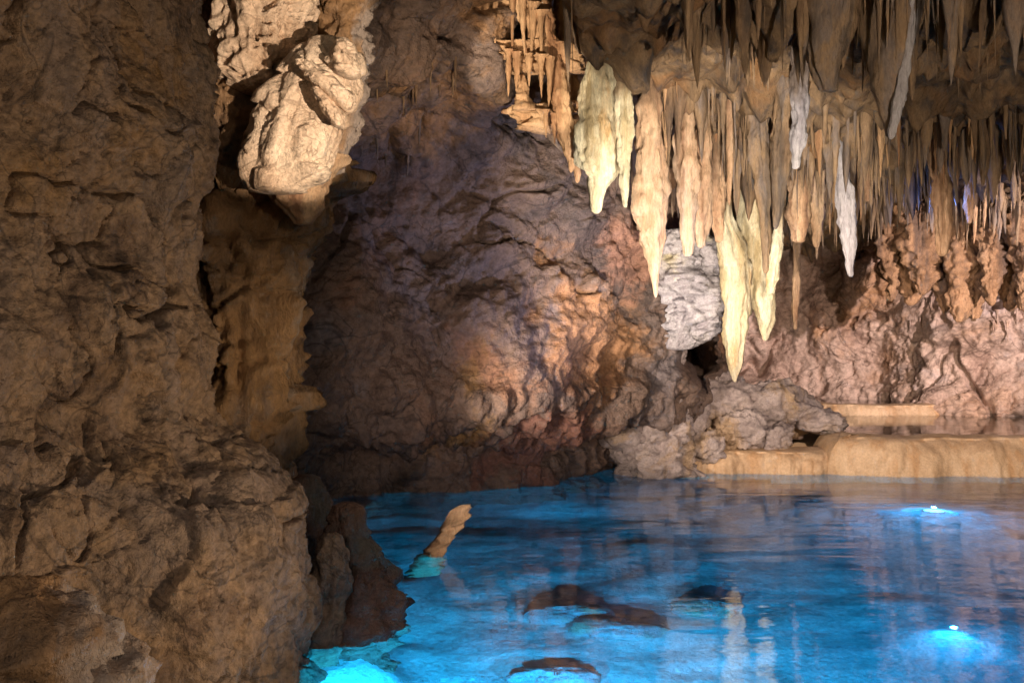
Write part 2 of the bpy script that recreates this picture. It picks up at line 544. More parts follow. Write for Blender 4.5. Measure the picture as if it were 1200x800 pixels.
wall('rock_wall_left', [(-2.5, 1.4), (-2.0, 2.7), (-1.6, 3.6), (-1.18, 4.3), (-0.95, 4.75), (-1.0, 5.2), (-1.5, 5.75), (-2.3, 6.4), (-3.0, 7.2)],
     -0.9, 4.8, 620, 620, near_prof, near_disp, M['near'], 'massive brown fractured rock wall filling the left foreground')


# --- recessed wall in the middle
def mid_prof(S, X, Y, Z):
    under = -0.55 * (1 - smooth(0.35, 0.75, Z + 0.1 * np.sin(X * 3)))
    belly = 0.38 * smooth(0.5, 1.1, Z) * (1 - smooth(1.7, 3.0, Z))
    brow = 1.1 * smooth(3.0, 4.0, Z) ** 1.3 + 0.5 * smooth(4.0, 5.5, Z)
    ledge = 0.42 * smooth(3.55, 3.75, Z + 0.12 * np.sin(X * 4)) * (1 - smooth(-0.9, -0.4, X))
    return under + belly + brow * (1 - 0.9 * smooth(-1.0, 0.2, X)) + ledge


def mid_disp(G):
    h = 0.26 * fbm(G, 0.7, 3, seed=31)
    f1, f2, cid = worley(G + 0.2 * np.stack([fbm(G, 1.5, 2, seed=s) for s in (41, 42, 43)], -1), 1.25, 7)
    h += 0.20 * (0.55 - f1)
    h += 0.07 * billow(G, 1.9, 5, 0.55, seed=33)
    h += 0.07 * fbm(G * [2.6, 2.6, 0.6], 1.6, 3, seed=34) * smooth(-0.3, 0.5, fbm(G, 0.6, 2, seed=35))
    st = (G[..., 2] + 0.3 * fbm(G, 0.8, 2, seed=36)) * 1.9
    fr = st - np.floor(st)
    h += 0.05 * (smooth(0, 0.15, fr) * (1 - smooth(0.2, 1, fr)))
    h -= 0.14 * crack(G, 0.9, 0.035, 37)
    h += 0.035 * (fbm(G, 4.5, 5, 0.66, seed=38))
    f1, f2, cid = worley(G, 3.6, 4)
    h += 0.035 * (_rnd[cid, 1] - 0.5) * smooth(0, 0.12, f2 - f1)
    h += 0.10 * fbm(G * [3.2, 3.2, 0.5], 1.5, 3, seed=39) * (1 - smooth(0.7, 1.5, G[..., 2]))       # drip ribs above the waterline
    return h


def hollow(G):
    """a deep dark hollow low in the wall, running back behind the mound"""
    c = np.array([2.36, 12.05, 1.38])
    q = ((G[..., 0] - c[0]) / 0.34) ** 2 + ((G[..., 1] - c[1]) / 0.55) ** 2 + ((G[..., 2] - c[2]) / 0.30) ** 2
    q = np.exp(-q ** 2) + 0.15 * np.exp(-q) * fbm(G, 5, 3, seed=88)
    return G + q[..., None] * np.array([0.35, 3.4, 0.25])


_, G_MID = wall('rock_wall_middle', [(-4.2, 6.3), (-3.0, 7.6), (-2.2, 8.7), (-1.0, 9.8), (0.3, 10.5), (1.15, 11.3), (1.9, 12.2), (2.35, 13.2), (2.6, 14.6), (3.0, 16.2), (3.6, 18.2)],
     -1.3, 6.4, 620, 460, mid_prof, mid_disp, M['mid'], 'dim violet and ochre recessed cave wall behind the blue lake', post=hollow)


# --- back wall on the right
def back_prof(S, X, Y, Z):
    return 0.25 * (1 - smooth(0.4, 1.4, Z)) + 1.3 * smooth(2.2, 4.2, Z) * smooth(5.2, 7.0, X) + 0.5 * smooth(3.0, 4.4, Z)


def back_disp(G):
    h = 0.32 * fbm(G, 0.6, 3, seed=51)
    h += 0.10 * billow(G, 1.1, 5, 0.5, seed=53)
    f1, f2, cid = worley(G, 1.1, 9)
    h += 0.14 * (0.5 - f1)
    h -= 0.26 * crack(G * [1, 1, 0.6], 0.62, 0.035, 57) + 0.1 * crack(G, 1.6, 0.05, 58)
    h += 0.14 * fbm(G * [3.2, 3.2, 0.6], 1.3, 3, seed=54) * smooth(2.0, 3.0, G[..., 2])
    hole = fbm(G, 1.7, 3, seed=59)
    h -= 0.5 * smooth(0.35, 0.6, hole) * smooth(1.7, 2.3, G[..., 2]) * smooth(5.0, 6.0, G[..., 0])
    h += 0.035 * fbm(G, 7, 4, 0.6, seed=55)
    return h


_, G_BACK = wall('rock_wall_back', [(2.7, 17.2), (3.6, 18.3), (5.0, 18.2), (6.3, 17.2), (7.0, 15.8), (8.2, 15.0), (9.3, 13.4), (9.8, 11.0), (9.6, 8.0)],
     -0.6, 5.2, 560, 330, back_prof, back_disp, M['back'], 'pinkish tan back wall of the cave behind the terrace pools')


# --- ceiling
def ceil_base(X, Y):
    low = 4.08 - 0.085 * (Y - 7.5) + 0.10 * np.sin(X * 1.3 + Y * 0.7)
    low = np.maximum(low, 3.3 + 0.03 * (Y - 14))
    xe = 0.42 + (Y - 7.0) * 0.135 + 0.12 * np.sin(Y * 2.3)
    left = 5.5 - 0.06 * (Y - 6)
    return left + (low - left) * smooth(-0.42, 0.16, X - xe)


def ceil_z(X, Y, fine=True):
    X, Y = np.asarray(X, float), np.asarray(Y, float)
    z = ceil_base(X, Y)
    p = np.stack([X, Y, X * 0], -1)
    z = z - 0.22 * fbm(p, 0.7, 3, seed=61)
    f1, f2, cid = worley(p + 0.12 * np.stack([fbm(p, 2, 2, seed=71), fbm(p, 2, 2, seed=72), X * 0], -1), 2.1, 3)
    z = z - (0.12 + 0.45 * _rnd[cid, 0] ** 2) * np.clip(1 - f1 * 1.5, 0, 1) ** 1.6
    if fine:
        f1, f2, cid = worley(p, 5.5, 5)
        z = z - (0.05 + 0.25 * _rnd[cid, 0] ** 2) * np.clip(1 - f1 * 1.6, 0, 1) ** 1.4
        z = z - 0.05 * fbm(p, 6, 3, seed=63)
    return z


nu, nv = 560, 600
X, Y = np.meshgrid(np.linspace(-4.5, 10.2, nu), np.linspace(1.2, 19.0, nv), indexing='ij')
G = np.stack([X, Y, ceil_z(X, Y)], -1)
G[..., 0] += 0.06 * fbm(G, 3, 3, seed=64)
G[..., 1] += 0.06 * fbm(G, 3, 3, seed=65)
link('ceiling', mesh_np('ceiling', G, grid_quads(nu, nv)[:, ::-1], M['ceil']), kind='structure',
     label='brown dripstone covered cave ceiling sloping down to the right')

# --- lake bed and water
nu, nv = 300, 300
X, Y = np.meshgrid(np.linspace(-5, 11, nu), np.linspace(0.3, 20, nv), indexing='ij')
p = np.stack([X, Y, X * 0], -1)
Z = -1.05 + 0.07 * fbm(p, 0.5, 3, seed=81) + 0.03 * billow(p, 1.3, 4, seed=82)
for kx, ky, top, rd in ((4.12, 9.72, -0.20, 0.9), (2.75, 6.2, -0.75, 0.3)):      # knolls added under the two visible lamps, shaped to catch their halo of light
    q = np.exp(-np.sqrt((X - kx) ** 2 + (Y - ky) ** 2 + 0.004) / rd)
    Z = Z + (top - Z) * q + 0.03 * q * (1 - q) * 4 * fbm(p, 4.0, 3, seed=83)
Z = Z + 0.75 * (1 - smooth(0.0, 0.55, X + 1.0 - 0.1 * np.sin(Y * 5))) * (1 - smooth(5.4, 6.4, Y))   # shoal at the foot of the left wall
G = np.stack([X, Y, Z], -1)
link('lake_bed', mesh_np('lake_bed', G, grid_quads(nu, nv), M['bed']), kind='structure', label='pale silted bed of the blue cave lake')

nu, nv = 120, 120
X, Y = np.meshgrid(np.linspace(-4, 10.5, nu), np.linspace(0.6, 13.6, nv), indexing='ij')
link('lake_water', mesh_np('lake_water', np.stack([X, Y, X * 0], -1), grid_quads(nu, nv), M['water']), kind='structure',
     label='clear rippled lake water glowing blue from lamps below')


# ------------------------------------------------------------------ traced rock bodies
def traced(name, d, rows, mat, label, cat, depth=0.75, sides=22, rings=60, flute=0.16, rough=0.10, cap=0.0, group=None, top_up=0.0,
           lean=0.0, seed=0, shift=0.0, parent=None, smooth_rows=True, blk=0.0, pits=0.0, zs_=1.0):
    """a hanging or standing body: rows = (py, left px, right px) at distance d, turned into an uneven solid with real thickness"""
    rows = sorted(rows)
    py = np.array([r[0] for r in rows], float)
    xl = np.array([r[1] for r in rows], float)
    xr = np.array([r[2] for r in rows], float)
    s = d / F
    z = CAM_Z - (py - 400) * s
    cx = ((xl + xr) / 2 - 600) * s
    hw = (xr - xl) / 2 * s
    if top_up > 0:
        z = np.concatenate([[z[0] + top_up], z])
        cx = np.concatenate([[cx[0]], cx])
        hw = np.concatenate([[hw[0] * 1.3], hw])
    # arc parameter over z, smoothly interpolated
    tt = np.linspace(0, 1, rings)
    zs = z[0] + (z[-1] - z[0]) * tt
    order = np.argsort(z)
    cxs = np.interp(zs, z[order], cx[order])
    hws = np.interp(zs, z[order], hw[order])
    if smooth_rows:
        k = np.array([1, 2, 3, 2, 1.]) / 9
        for arr in (cxs, hws):
            pad = np.pad(arr, 2, 'edge')
            arr[:] = np.convolve(pad, k, 'valid')
    hws[0] = max(hws[0] * 0.6, 0.004)
    hws[-1] = max(hws[-1] * 0.55, 0.003)
    a = np.linspace(0, 2 * np.pi, sides, endpoint=False)
    A, H = np.meshgrid(a, hws, indexing='ij')
    CX = np.broadcast_to(cxs, A.shape)
    ZZ = np.broadcast_to(zs, A.shape)
    dirs = np.stack([np.cos(A), np.sin(A) * depth, A * 0], -1)
    sample = np.stack([np.cos(A) * 1.9 + CX * 0.3, np.sin(A) * 1.9, ZZ * 0.55 + seed * 5.7], -1)
    w_ = 1 + flute * fbm(sample, 1.3, 3, seed=90 + seed) + flute * 0.6 * billow(sample * [2.5, 2.5, 0.8], 1.2, 2, seed=91 + seed)
    base = np.stack([CX, np.full_like(CX, d + shift) - lean * (ZZ - zs[0]), ZZ], -1)
    V = base + dirs * (H * w_)[..., None]
    n = dirs / np.linalg.norm(dirs, axis=-1, keepdims=True)
    med = float(np.median(hws))
    V = V + n * (np.minimum(rough * H, 0.5 * med) * fbm(V * [1, 1, zs_], 0.9 / max(med, 0.05), 4, 0.6, seed=92 + seed))[..., None]
    if blk:
        f1, f2, cid = worley(V, 1.3 / max(med, 0.05), seed)
        V = V + n * (blk * np.minimum(H, med) * ((_rnd[cid, 1] - 0.5) * smooth(0, 0.2, f2 - f1) - 0.35 * (1 - smooth(0, 0.12, f2 - f1))))[..., None]
    if pits:
        V = V - n * (pits * smooth(0.25, 0.6, fbm(V, 9.0, 3, 0.6, seed=97)))[..., None]
    loc = base[0, 0].copy()
    V = V - loc
    vv = V.reshape(-1, 3)
    top = np.array([cxs[0], d + shift, zs[0]]) - loc
    bot = np.array([cxs[-1], d + shift - lean * (zs[-1] - zs[0]), zs[-1] + (zs[-1] - zs[-2]) * 0.3]) - loc
    vv = np.vstack([vv, top, bot])
    nI = sides * rings
    i = np.arange(sides)
    j = (i + 1) % sides
    t1 = np.stack([i * rings, np.full(sides, nI), j * rings], -1)
    t2 = np.stack([i * rings + rings - 1, j * rings + rings - 1, np.full(sides, nI + 1)], -1)
    me = mesh_np(name, vv, grid_quads(sides, rings, True)[:, ::-1], mat, tris=np.vstack([t1, t2])[:, ::-1])
    return link(name, me, parent, loc, label if parent is None else None, cat if parent is None else None, group, 'thing')


def boulder(name, c, size, mat, label, cat='boulder', seed=0, cuts=9, nu=56, rough=0.10, rot=0.0, group=None, squash=0.78, flat_top=False):
    """an angular stone: a sphere trimmed by random planes, then worn"""
    nv = nu // 2 + 4
    r = np.random.RandomState(seed + 100)
    th, ph = np.meshgrid(np.linspace(0, 2 * np.pi, nu, endpoint=False), np.linspace(0.03, np.pi - 0.03, nv), indexing='ij')
    D = np.stack([np.cos(th) * np.sin(ph), np.sin(th) * np.sin(ph), np.cos(ph)], -1)
    rad = np.ones_like(th)
    for _ in range(cuts):
        q = r.normal(size=3)
        q /= np.linalg.norm(q)
        k = r.uniform(0.62, 0.92) * squash / 0.78
        dot = (D * q).sum(-1)
        rad = np.where(dot > 0.05, np.minimum(rad, k / np.maximum(dot, 0.05)), rad)
    V = D * rad[..., None]
    V = V + D * (0.13 * fbm(V, 1.4, 3, seed=seed) + rough * fbm(V, 4, 4, 0.6, seed=seed + 1) - 0.10 * crack(V, 1.6, 0.05, seed + 2))[..., None]
    if flat_top:
        V[..., 2] = np.tanh(2.6 * V[..., 2]) / np.tanh(2.6)
    V = V * np.array(size)
    ca, sa = math.cos(rot), math.sin(rot)
    V = np.stack([V[..., 0] * ca - V[..., 1] * sa, V[..., 0] * sa + V[..., 1] * ca, V[..., 2]], -1)
    vv = np.vstack([V.reshape(-1, 3), [V[:, 0].mean(0)], [V[:, -1].mean(0)]])
    nI = nu * nv
    i = np.arange(nu)
    j = (i + 1) % nu
    t1 = np.stack([i * nv, j * nv, np.full(nu, nI)], -1)
    t2 = np.stack([i * nv + nv - 1, np.full(nu, nI + 1), j * nv + nv - 1], -1)
    me = mesh_np(name, vv, grid_quads(nu, nv, True)[:, ::-1], mat, tris=np.vstack([t1, t2])[:, ::-1])
    me.flip_normals()
    return link(name, me, None, c, label, cat, group)


# orange column behind the near wall
traced('rock_column', 7.0, [(60, 240, 380), (120, 220, 395), (180, 205, 392), (235, 200, 388), (265, 200, 384), (282, 200, 372), (300, 200, 362), (350, 200, 356), (420, 200, 356), (480, 200, 352), (545, 205, 346), (590, 220, 350), (640, 235, 380), (760, 240, 400)], M['column'],
       'orange brown ribbed rock column just behind the left wall', 'rock column', depth=0.8, sides=90, rings=170, flute=0.22, rough=0.34, seed=3, blk=0.45)

# boulder jammed high on the left, brightly lit
traced('pale_boulder', 6.1, [(44, 362, 400), (60, 350, 418), (82, 334, 424), (110, 310, 420), (140, 298, 408), (170, 288, 400), (200, 285, 388), (214, 286, 374), (226, 292, 352)],
       M['pale'], 'smooth pale boulder brightly lit above the orange column', 'boulder', depth=0.8, sides=80, rings=90, flute=0.12, rough=0.09, seed=5, blk=0.30, smooth_rows=True)
traced('pitted_rock', 6.35, [(-60, 240, 380), (0, 245, 362), (40, 245, 362), (70, 250, 366), (92, 262, 356), (104, 275, 340), (112, 290, 325)],
       M['pale'], 'rough pitted tan rock just above the smooth pale boulder', 'rock', depth=0.8, sides=150, rings=190, flute=0.12, rough=0.35, seed=6, top_up=0.9, pits=0.12)
traced('hanging_rock', 6.4, [(180, 300, 400), (210, 306, 392), (235, 318, 384), (255, 338, 374), (264, 346, 366)], M['peach'],
       'small orange rock hanging directly below the pale boulder', 'rock', depth=0.8, sides=40, rings=50, rough=0.3, seed=8)
traced('brow_rock', 6.45, [(40, 240, 320), (120, 240, 316), (170, 240, 302), (200, 245, 288), (222, 252, 276)], M['column'],
       'reddish brown rock in shade left of the pale boulder', 'rock', depth=0.6, sides=60, rings=70, rough=0.35, seed=9, blk=0.3)
traced('ridge_rock', 6.6, [(-30, 360, 450), (30, 372, 440), (60, 378, 434), (100, 388, 434), (140, 380, 426), (170, 376, 412), (205, 376, 398)], M['column'],
       'brown shaded rock right of the pale boulder', 'rock', depth=0.6, sides=60, rings=80, rough=0.35, seed=10, blk=0.35)
SLABS = [([(72, 346, 368), (84, 354, 382), (98, 366, 400), (112, 380, 414), (124, 394, 416), (132, 404, 414)], 'upper tilted pale slab leaning on the right side of the pale boulder'),
         ([(104, 364, 382), (120, 372, 394), (136, 382, 404), (150, 392, 404)], 'lower tilted pale slab leaning on the right side of the pale boulder'),
         ([(46, 396, 408), (56, 388, 415), (72, 384, 420), (86, 392, 422), (92, 404, 418)], 'small bright pale rock above the tilted slabs')]
for k, (rows, lab) in enumerate(SLABS):
    traced('pale_slab', 5.78 if k < 2 else 5.9, rows, M['pale'], lab, 'rock', depth=1.6, sides=44, rings=50, flute=0.10, rough=0.16, seed=75 + k, blk=0.4, smooth_rows=False)

# ------------------------------------------------------------------ the lit shelf at the edge of the low ceiling
traced('brow_mass', 9.2, [(-90, 440, 700), (-30, 470, 698), (20, 520, 696), (50, 560, 694), (80, 606, 692), (110, 606, 694), (140, 622, 694), (165, 648, 690), (180, 660, 684)], M['brown'],
       'brown rock mass behind the lit shelf in the upper middle', 'rock', depth=0.35, sides=110, rings=120, flute=0.10, rough=0.28, seed=16, blk=0.35)
traced('rock_shelf', 8.6, [(52, 596, 660), (57, 556, 668), (61, 543, 672), (66, 546, 676), (71, 560, 680), (78, 586, 684), (86, 628, 686)], M['peach'],
       'thin brightly lit rock shelf in the upper middle', 'rock shelf', depth=0.38, sides=100, rings=36, flute=0.16, rough=0.9, seed=11, smooth_rows=False, blk=0.5)
traced('rock_ledge', 8.7, [(120, 626, 684), (126, 598, 690), (133, 600, 692), (140, 612, 694), (148, 620, 694), (156, 640, 692), (164, 655, 690)], M['peach'],
       'short fringed ledge below the thin lit shelf', 'rock ledge', depth=0.38, sides=90, rings=36, flute=0.18, rough=0.9, seed=12, smooth_rows=False, blk=0.5)
traced('rock_pillar', 8.6, [(88, 607, 615), (104, 606, 619), (114, 604, 622), (130, 599, 628)], M['peach'],
       'stubby pillar between the lit shelf and the ledge', 'rock pillar', depth=0.9, sides=24, rings=30, seed=13, rough=0.4)
traced('dripstone_curtain', 8.5, [(-60, 560, 640), (0, 585, 642), (30, 612, 648), (60, 632, 658), (90, 640, 664), (130, 648, 672), (165, 655, 680), (185, 664, 678), (202, 667, 671)],
       M['peach'], 'long lit curtain running down the edge of the low ceiling', 'curtain', depth=0.5, sides=60, rings=120, flute=0.22, rough=0.3, seed=14, top_up=0.5)
traced('dripstone_curtain', 8.8, [(40, 650, 668), (90, 655, 680), (140, 662, 690), (180, 668, 686), (200, 672, 682), (214, 675, 678)],
       M['peach'], 'pinkish curtain directly left of the big pale green stalactite', 'curtain', depth=0.6, sides=40, rings=90, flute=0.25, rough=0.3, seed=15, top_up=0.5)

# ------------------------------------------------------------------ the big stalactites
BIG = [  # pale spindles follow lit spots: light put into colour and outline
    (8.3, [(48, 697, 705), (74, 687, 712), (110, 679, 719), (150, 673, 723), (186, 679, 723), (206, 689, 721), (230, 692, 707), (250, 695, 703)], 'ivory',
     'large pale green stalactite shaped to its pointed lit spot, leftmost of the big ones'),
    (8.4, [(84, 726, 737), (96, 719, 742), (150, 721, 742), (190, 725, 739), (222, 728, 738), (243, 731, 735)], 'ivory',
     'slim cream stalactite touching the large pale green one on its right'),
    (9.0, [(82, 762, 769), (122, 749, 775), (190, 743, 781), (238, 740, 783), (278, 750, 779), (314, 761, 773), (348, 767, 770)], 'peach',
     'long peach stalactite tapering to a needle tip beside the white boulder'),
    (9.6, [(103, 803, 810), (161, 793, 815), (203, 792, 818), (256, 796, 815), (300, 801, 810)], 'peach',
     'peach spindle stalactite hanging right above the white boulder'),
    (9.9, [(122, 821, 827), (156, 817, 833), (203, 812, 833), (256, 811, 831), (290, 817, 825)], 'peach',
     'narrow peach stalactite close right of the peach spindle'),
    (10.4, [(168, 834, 845), (208, 831, 849), (256, 834, 849), (284, 839, 846)], 'peach',
     'short orange stalactite left of the tall pale green blade'),
    (11.2, [(230, 845, 855), (256, 841, 858), (292, 838, 874), (313, 845, 877), (366, 848, 877), (408, 852, 870), (434, 856, 867), (447, 859, 864)], 'ivory',
     'yellowish stalactite reaching lowest, its tip almost touching the rock mound'),
    (11.4, [(198, 870, 882), (214, 866, 895), (266, 867, 894), (324, 876, 902), (350, 880, 910), (376, 888, 907), (399, 894, 899)], 'ivory',
     'tall pale green blade stalactite right of the lowest yellowish one'),
    (11.0, [(236, 913, 918), (282, 905, 918), (324, 899, 912), (345, 898, 906)], 'ivory',
     'thin cream fang stalactite against the right side of the pale green blade'),
    (8.6, [(80, 926, 946), (100, 926, 945), (140, 930, 948), (165, 928, 946), (198, 928, 936)], 'white',
     'short white stalactite high above the orange spindle'),
    (11.6, [(172, 937, 947), (219, 924, 949), (250, 921, 949), (284, 930, 944)], 'peach',
     'orange spindle stalactite right of the cream fang'),
    (11.6, [(150, 955, 962), (200, 952, 966), (250, 950, 964), (290, 954, 960)], 'peach',
     'slim pinkish stalactite between the orange spindle and the bluish white one'),
    (10.6, [(148, 976, 986), (194, 977, 993), (236, 981, 1003), (273, 985, 1003), (299, 990, 1001), (324, 994, 1001)], 'white',
     'bluish white stalactite hanging alone before the pink back wall'),
    (12.4, [(300, 930, 938), (324, 930, 938), (352, 928, 936), (386, 930, 934)], 'peach',
     'tiny cream stalactite low in front of the pink back wall'),
    (7.3, [(-70, 1000, 1082), (-20, 1008, 1076), (30, 1018, 1070), (80, 1022, 1062), (120, 1030, 1055), (162, 1038, 1048)], 'brown',
     'longest brown stalactite at the upper right'),
    (7.2, [(-60, 1068, 1080), (0, 1064, 1075), (40, 1060, 1072), (80, 1054, 1066), (120, 1046, 1059), (150, 1041, 1052), (163, 1041, 1047)], 'white',
     'pale narrow drapery along the right edge of the longest brown stalactite'),
    (7.2, [(-70, 930, 1012), (-20, 938, 1006), (40, 944, 998), (80, 950, 990), (108, 962, 982)], 'brown',
     'broad blunt brown stalactite left of the longest brown one'),
    (7.5, [(-60, 862, 930), (0, 872, 922), (40, 880, 912), (74, 890, 904)], 'brown',
     'broad brown stalactite at the top edge above the pale green blade'),
    (9.4, [(60, 868, 884), (110, 874, 894), (160, 876, 900), (200, 880, 903), (250, 890, 903), (320, 894, 900)], 'brown',
     'tall narrow brown stalactite directly behind the tall pale green blade'),
    (9.0, [(40, 905, 930), (100, 908, 934), (160, 906, 932), (220, 905, 922), (268, 906, 912)], 'brown',
     'grey brown blade stalactite left of the short white one'),
    (9.6, [(40, 848, 862), (90, 850, 860), (140, 851, 861), (210, 852, 858), (240, 853, 856)], 'peach',
     'pink rod stalactite above the tall pale green blade'),
    (10.8, [(110, 1010, 1024), (150, 1012, 1022), (200, 1012, 1021), (236, 1014, 1019)], 'peach',
     'pink rod stalactite right of the bluish white one'),
    (11.0, [(100, 1078, 1096), (150, 1082, 1100), (180, 1086, 1106), (220, 1092, 1116), (270, 1096, 1116), (300, 1100, 1110)], 'peach',
     'crooked orange stalactite under the horizontal crack on the right'),
    (11.5, [(140, 1128, 1142), (190, 1132, 1142), (240, 1132, 1142), (262, 1134, 1138)], 'peach',
     'slim tan stalactite right of the crooked orange one'),
    (10.2, [(60, 1168, 1204), (110, 1174, 1206), (150, 1182, 1204), (190, 1190, 1200)], 'peach',
     'tan drapery at the far right edge of the picture'),
]
for k, (d, rows, mt, lab) in enumerate(BIG):
    traced('stalactite', d, rows, M.get(mt + '_big', M[mt]), lab, 'stalactite', depth=0.7, sides=32, rings=100, flute=0.30, rough=0.40, seed=20 + k, zs_=0.3,
           top_up=0.35, group='big stalactites')

# ------------------------------------------------------------------ many small stalactites
def small_stalactite(x, y, ztop, L, R, mat, label, group, seed, flat=1.0):
    r = np.random.RandomState(seed)
    sides, rings = 10, 18
    t = np.linspace(0, 1, rings)
    prof = (1 - t) ** r.uniform(0.6, 1.1) * (1 + 0.25 * np.sin(t * r.uniform(6, 14) + r.uniform(0, 6)) * (1 - t)) + 0.07
    prof[0] *= 1.5
    prof[-1] = 0.02
    a = np.linspace(0, 2 * np.pi, sides, endpoint=False)
    A, T = np.meshgrid(a, t, indexing='ij')
    rr = R * prof[None, :] * (1 + 0.3 * r.normal(size=(sides, 1)) * 0.6 + 0.12 * r.normal(size=(sides, rings)))
    bend = r.normal(size=2) * 0.03 * L
    rot = r.uniform(0, np.pi)
    ex, ey = np.cos(A) * rr, np.sin(A) * rr * flat
    V = np.stack([ex * math.cos(rot) - ey * math.sin(rot) + bend[0] * T ** 2, ex * math.sin(rot) + ey * math.cos(rot) + bend[1] * T ** 2, -T * (L + 0.12) + 0.12], -1)
    me = mesh_np('stalactite', V.reshape(-1, 3), grid_quads(sides, rings, True)[:, ::-1], mat)
    return link('stalactite', me, None, (x, y, ztop), label, 'stalactite', group)


NTH = ['first', 'second', 'third', 'fourth', 'fifth', 'sixth', 'seventh', 'eighth', 'ninth', 'tenth', 'eleventh', 'twelfth']
PENDING = []                       # (place phrase, look words, px, x, y, z, L, R, material, flat)


def flush(group):
    """give each small stalactite its own label: look, landmark, place in its row"""
    by = {}
    for it in PENDING:
        by.setdefault((it[0], it[1]), []).append(it)
    n = 0
    for (place, look), its in by.items():
        its.sort(key=lambda q: q[2])
        for k, it in enumerate(its):
            lab = '%s stalactite %s' % (look, place)
            if len(its) > 1:
                lab += ', last of these' if k == len(its) - 1 and k >= 12 else ', %s from left' % NTH[min(k, 11)]
            small_stalactite(it[3], it[4], it[5], it[6], it[7], M[it[8]], lab, group + ' ' + place, int(it[2] * 7 + it[4] * 100) % 99991, it[9])
            n += 1
    PENDING.clear()


LAND = [(700, 'over the large pale green one'), (745, 'between the slim cream and peach ones'), (790, 'over the white boulder'), (825, 'over the narrow peach one'),
        (860, 'over the lowest yellowish one'), (895, 'over the pale green blade'), (935, 'over the orange spindle'), (985, 'over the bluish white one'),
        (1030, 'beside the longest brown one'), (1075, 'right of the longest brown one'), (1110, 'over the crooked orange one'), (1145, 'over the slim tan one'),
        (1190, 'at the right edge')]
r = np.random.RandomState(11)
cnt = 0
while cnt < 225:
    Yv = r.uniform(6.9, 14.5)
    Xv = r.uniform(0.55 + (Yv - 7) * 0.135, 0.53 * Yv)
    zt = float(ceil_z(np.array([Xv]), np.array([Yv]))[0])
    px = 600 + Xv / Yv * F
    if 400 - (zt - CAM_Z) / Yv * F < -60:
        continue
    L = r.uniform(0.18, 0.62) * (1.25 if r.rand() < 0.2 else 1.0)
    if Yv < 9.2 and 400 - (zt - L - CAM_Z) / Yv * F > (52 if px < 800 else 120):
        continue
    R = L * r.uniform(0.045, 0.12)
    mt = 'brown' if r.rand() < 0.66 or Yv < 8.5 else 'peach'
    place = min(LAND, key=lambda q: abs(q[0] - px))[1]
    look = ('long ' if L > 0.45 else 'short ') + ('near ' if Yv < 9 else 'far ' if Yv > 11.5 else '') + ('brown' if mt == 'brown' else 'tan')
    PENDING.append((place, look, px, Xv, Yv, zt, L, R, mt, r.choice([1.0, 0.8, 0.4])))
    cnt += 1
flush('small stalactites')


# the countless fine dripstones between them
rd_ = np.random.RandomState(5)
vs, qs, nb = [], [], 0
while len(vs) < 760:
    Yv = rd_.uniform(6.7, 14.0)
    Xv = rd_.uniform(0.28 + (Yv - 7) * 0.135, 0.54 * Yv)
    zt = float(ceil_base(Xv, Yv)) - 0.12
    L = rd_.uniform(0.15, 0.5) + 0.12
    px = 600 + Xv / Yv * F
    if zt > CAM_Z + 0.36 * Yv or (Yv < 9.2 and 400 - (zt - L - CAM_Z) / Yv * F > (110 if px < 676 else 45 if px < 800 else 105)):
        continue
    if rd_.rand() < 0.25:
        L *= 0.5                                     # broken stubs
    R, sd, rg = L * (rd_.uniform(0.015, 0.04) if rd_.rand() < 0.4 else rd_.uniform(0.05, 0.16)), 7, 9
    t = np.linspace(0, 1, rg)
    pr = R * ((1 - t) ** rd_.uniform(0.5, 1.1) + 0.06) * (1 + 0.22 * np.sin(t * rd_.uniform(5, 15) + rd_.uniform(0, 6)))
    pr[-1] = 0.001
    a = np.linspace(0, 2 * np.pi, sd, endpoint=False)
    k_ = (1 + 0.3 * rd_.normal(size=(sd, 1))) * np.ones((1, rg))
    bx, by = rd_.normal(size=2) * 0.02
    vs.append(np.stack([Xv + np.cos(a)[:, None] * pr * k_ + bx * t, Yv + np.sin(a)[:, None] * pr * k_ + by * t, np.broadcast_to(zt + 0.2 - t * (L + 0.2), (sd, rg))], -1).reshape(-1, 3))
    qs.append(grid_quads(sd, rg, True)[:, ::-1] + nb)
    nb += sd * rg
link('fine_dripstone', mesh_np('fine_dripstone', np.vstack(vs), np.vstack(qs), M['brown']), kind='stuff', cat='dripstone',
     label='dense fine brown dripstone covering the right ceiling')


def on_surface(Gp, px, py, tol=3.0):
    """the nearest point of a built wall in the direction of a picture point"""
    v = Gp.reshape(-1, 3)
    ok = v[:, 1] > 1
    u = 600 + v[:, 0] / np.where(ok, v[:, 1], 1) * F
    t = 400 - (v[:, 2] - CAM_Z) / np.where(ok, v[:, 1], 1) * F
    m = ok & (np.abs(u - px) < tol) & (np.abs(t - py) < tol)
    if not m.any():
        return None
    c = v[m]
    return c[np.argmin(c[:, 1])]


def fringe(Gp, x0, x1, y0, y1, n, L0, L1, mt, look, place, seed):
    rr_ = np.random.RandomState(seed)
    for k in range(n):
        px, py = x0 + (x1 - x0) * (k + rr_.uniform(0.1, 0.9)) / n, rr_.uniform(y0, y1)
        c = on_surface(Gp, px, py)
        if c is None:
            continue
        L = rr_.uniform(L0, L1)
        PENDING.append((place, look, px, c[0], c[1] - 0.05, c[2] + 0.05, L, max(L * rr_.uniform(0.06, 0.12), 0.015), mt, 1.0))


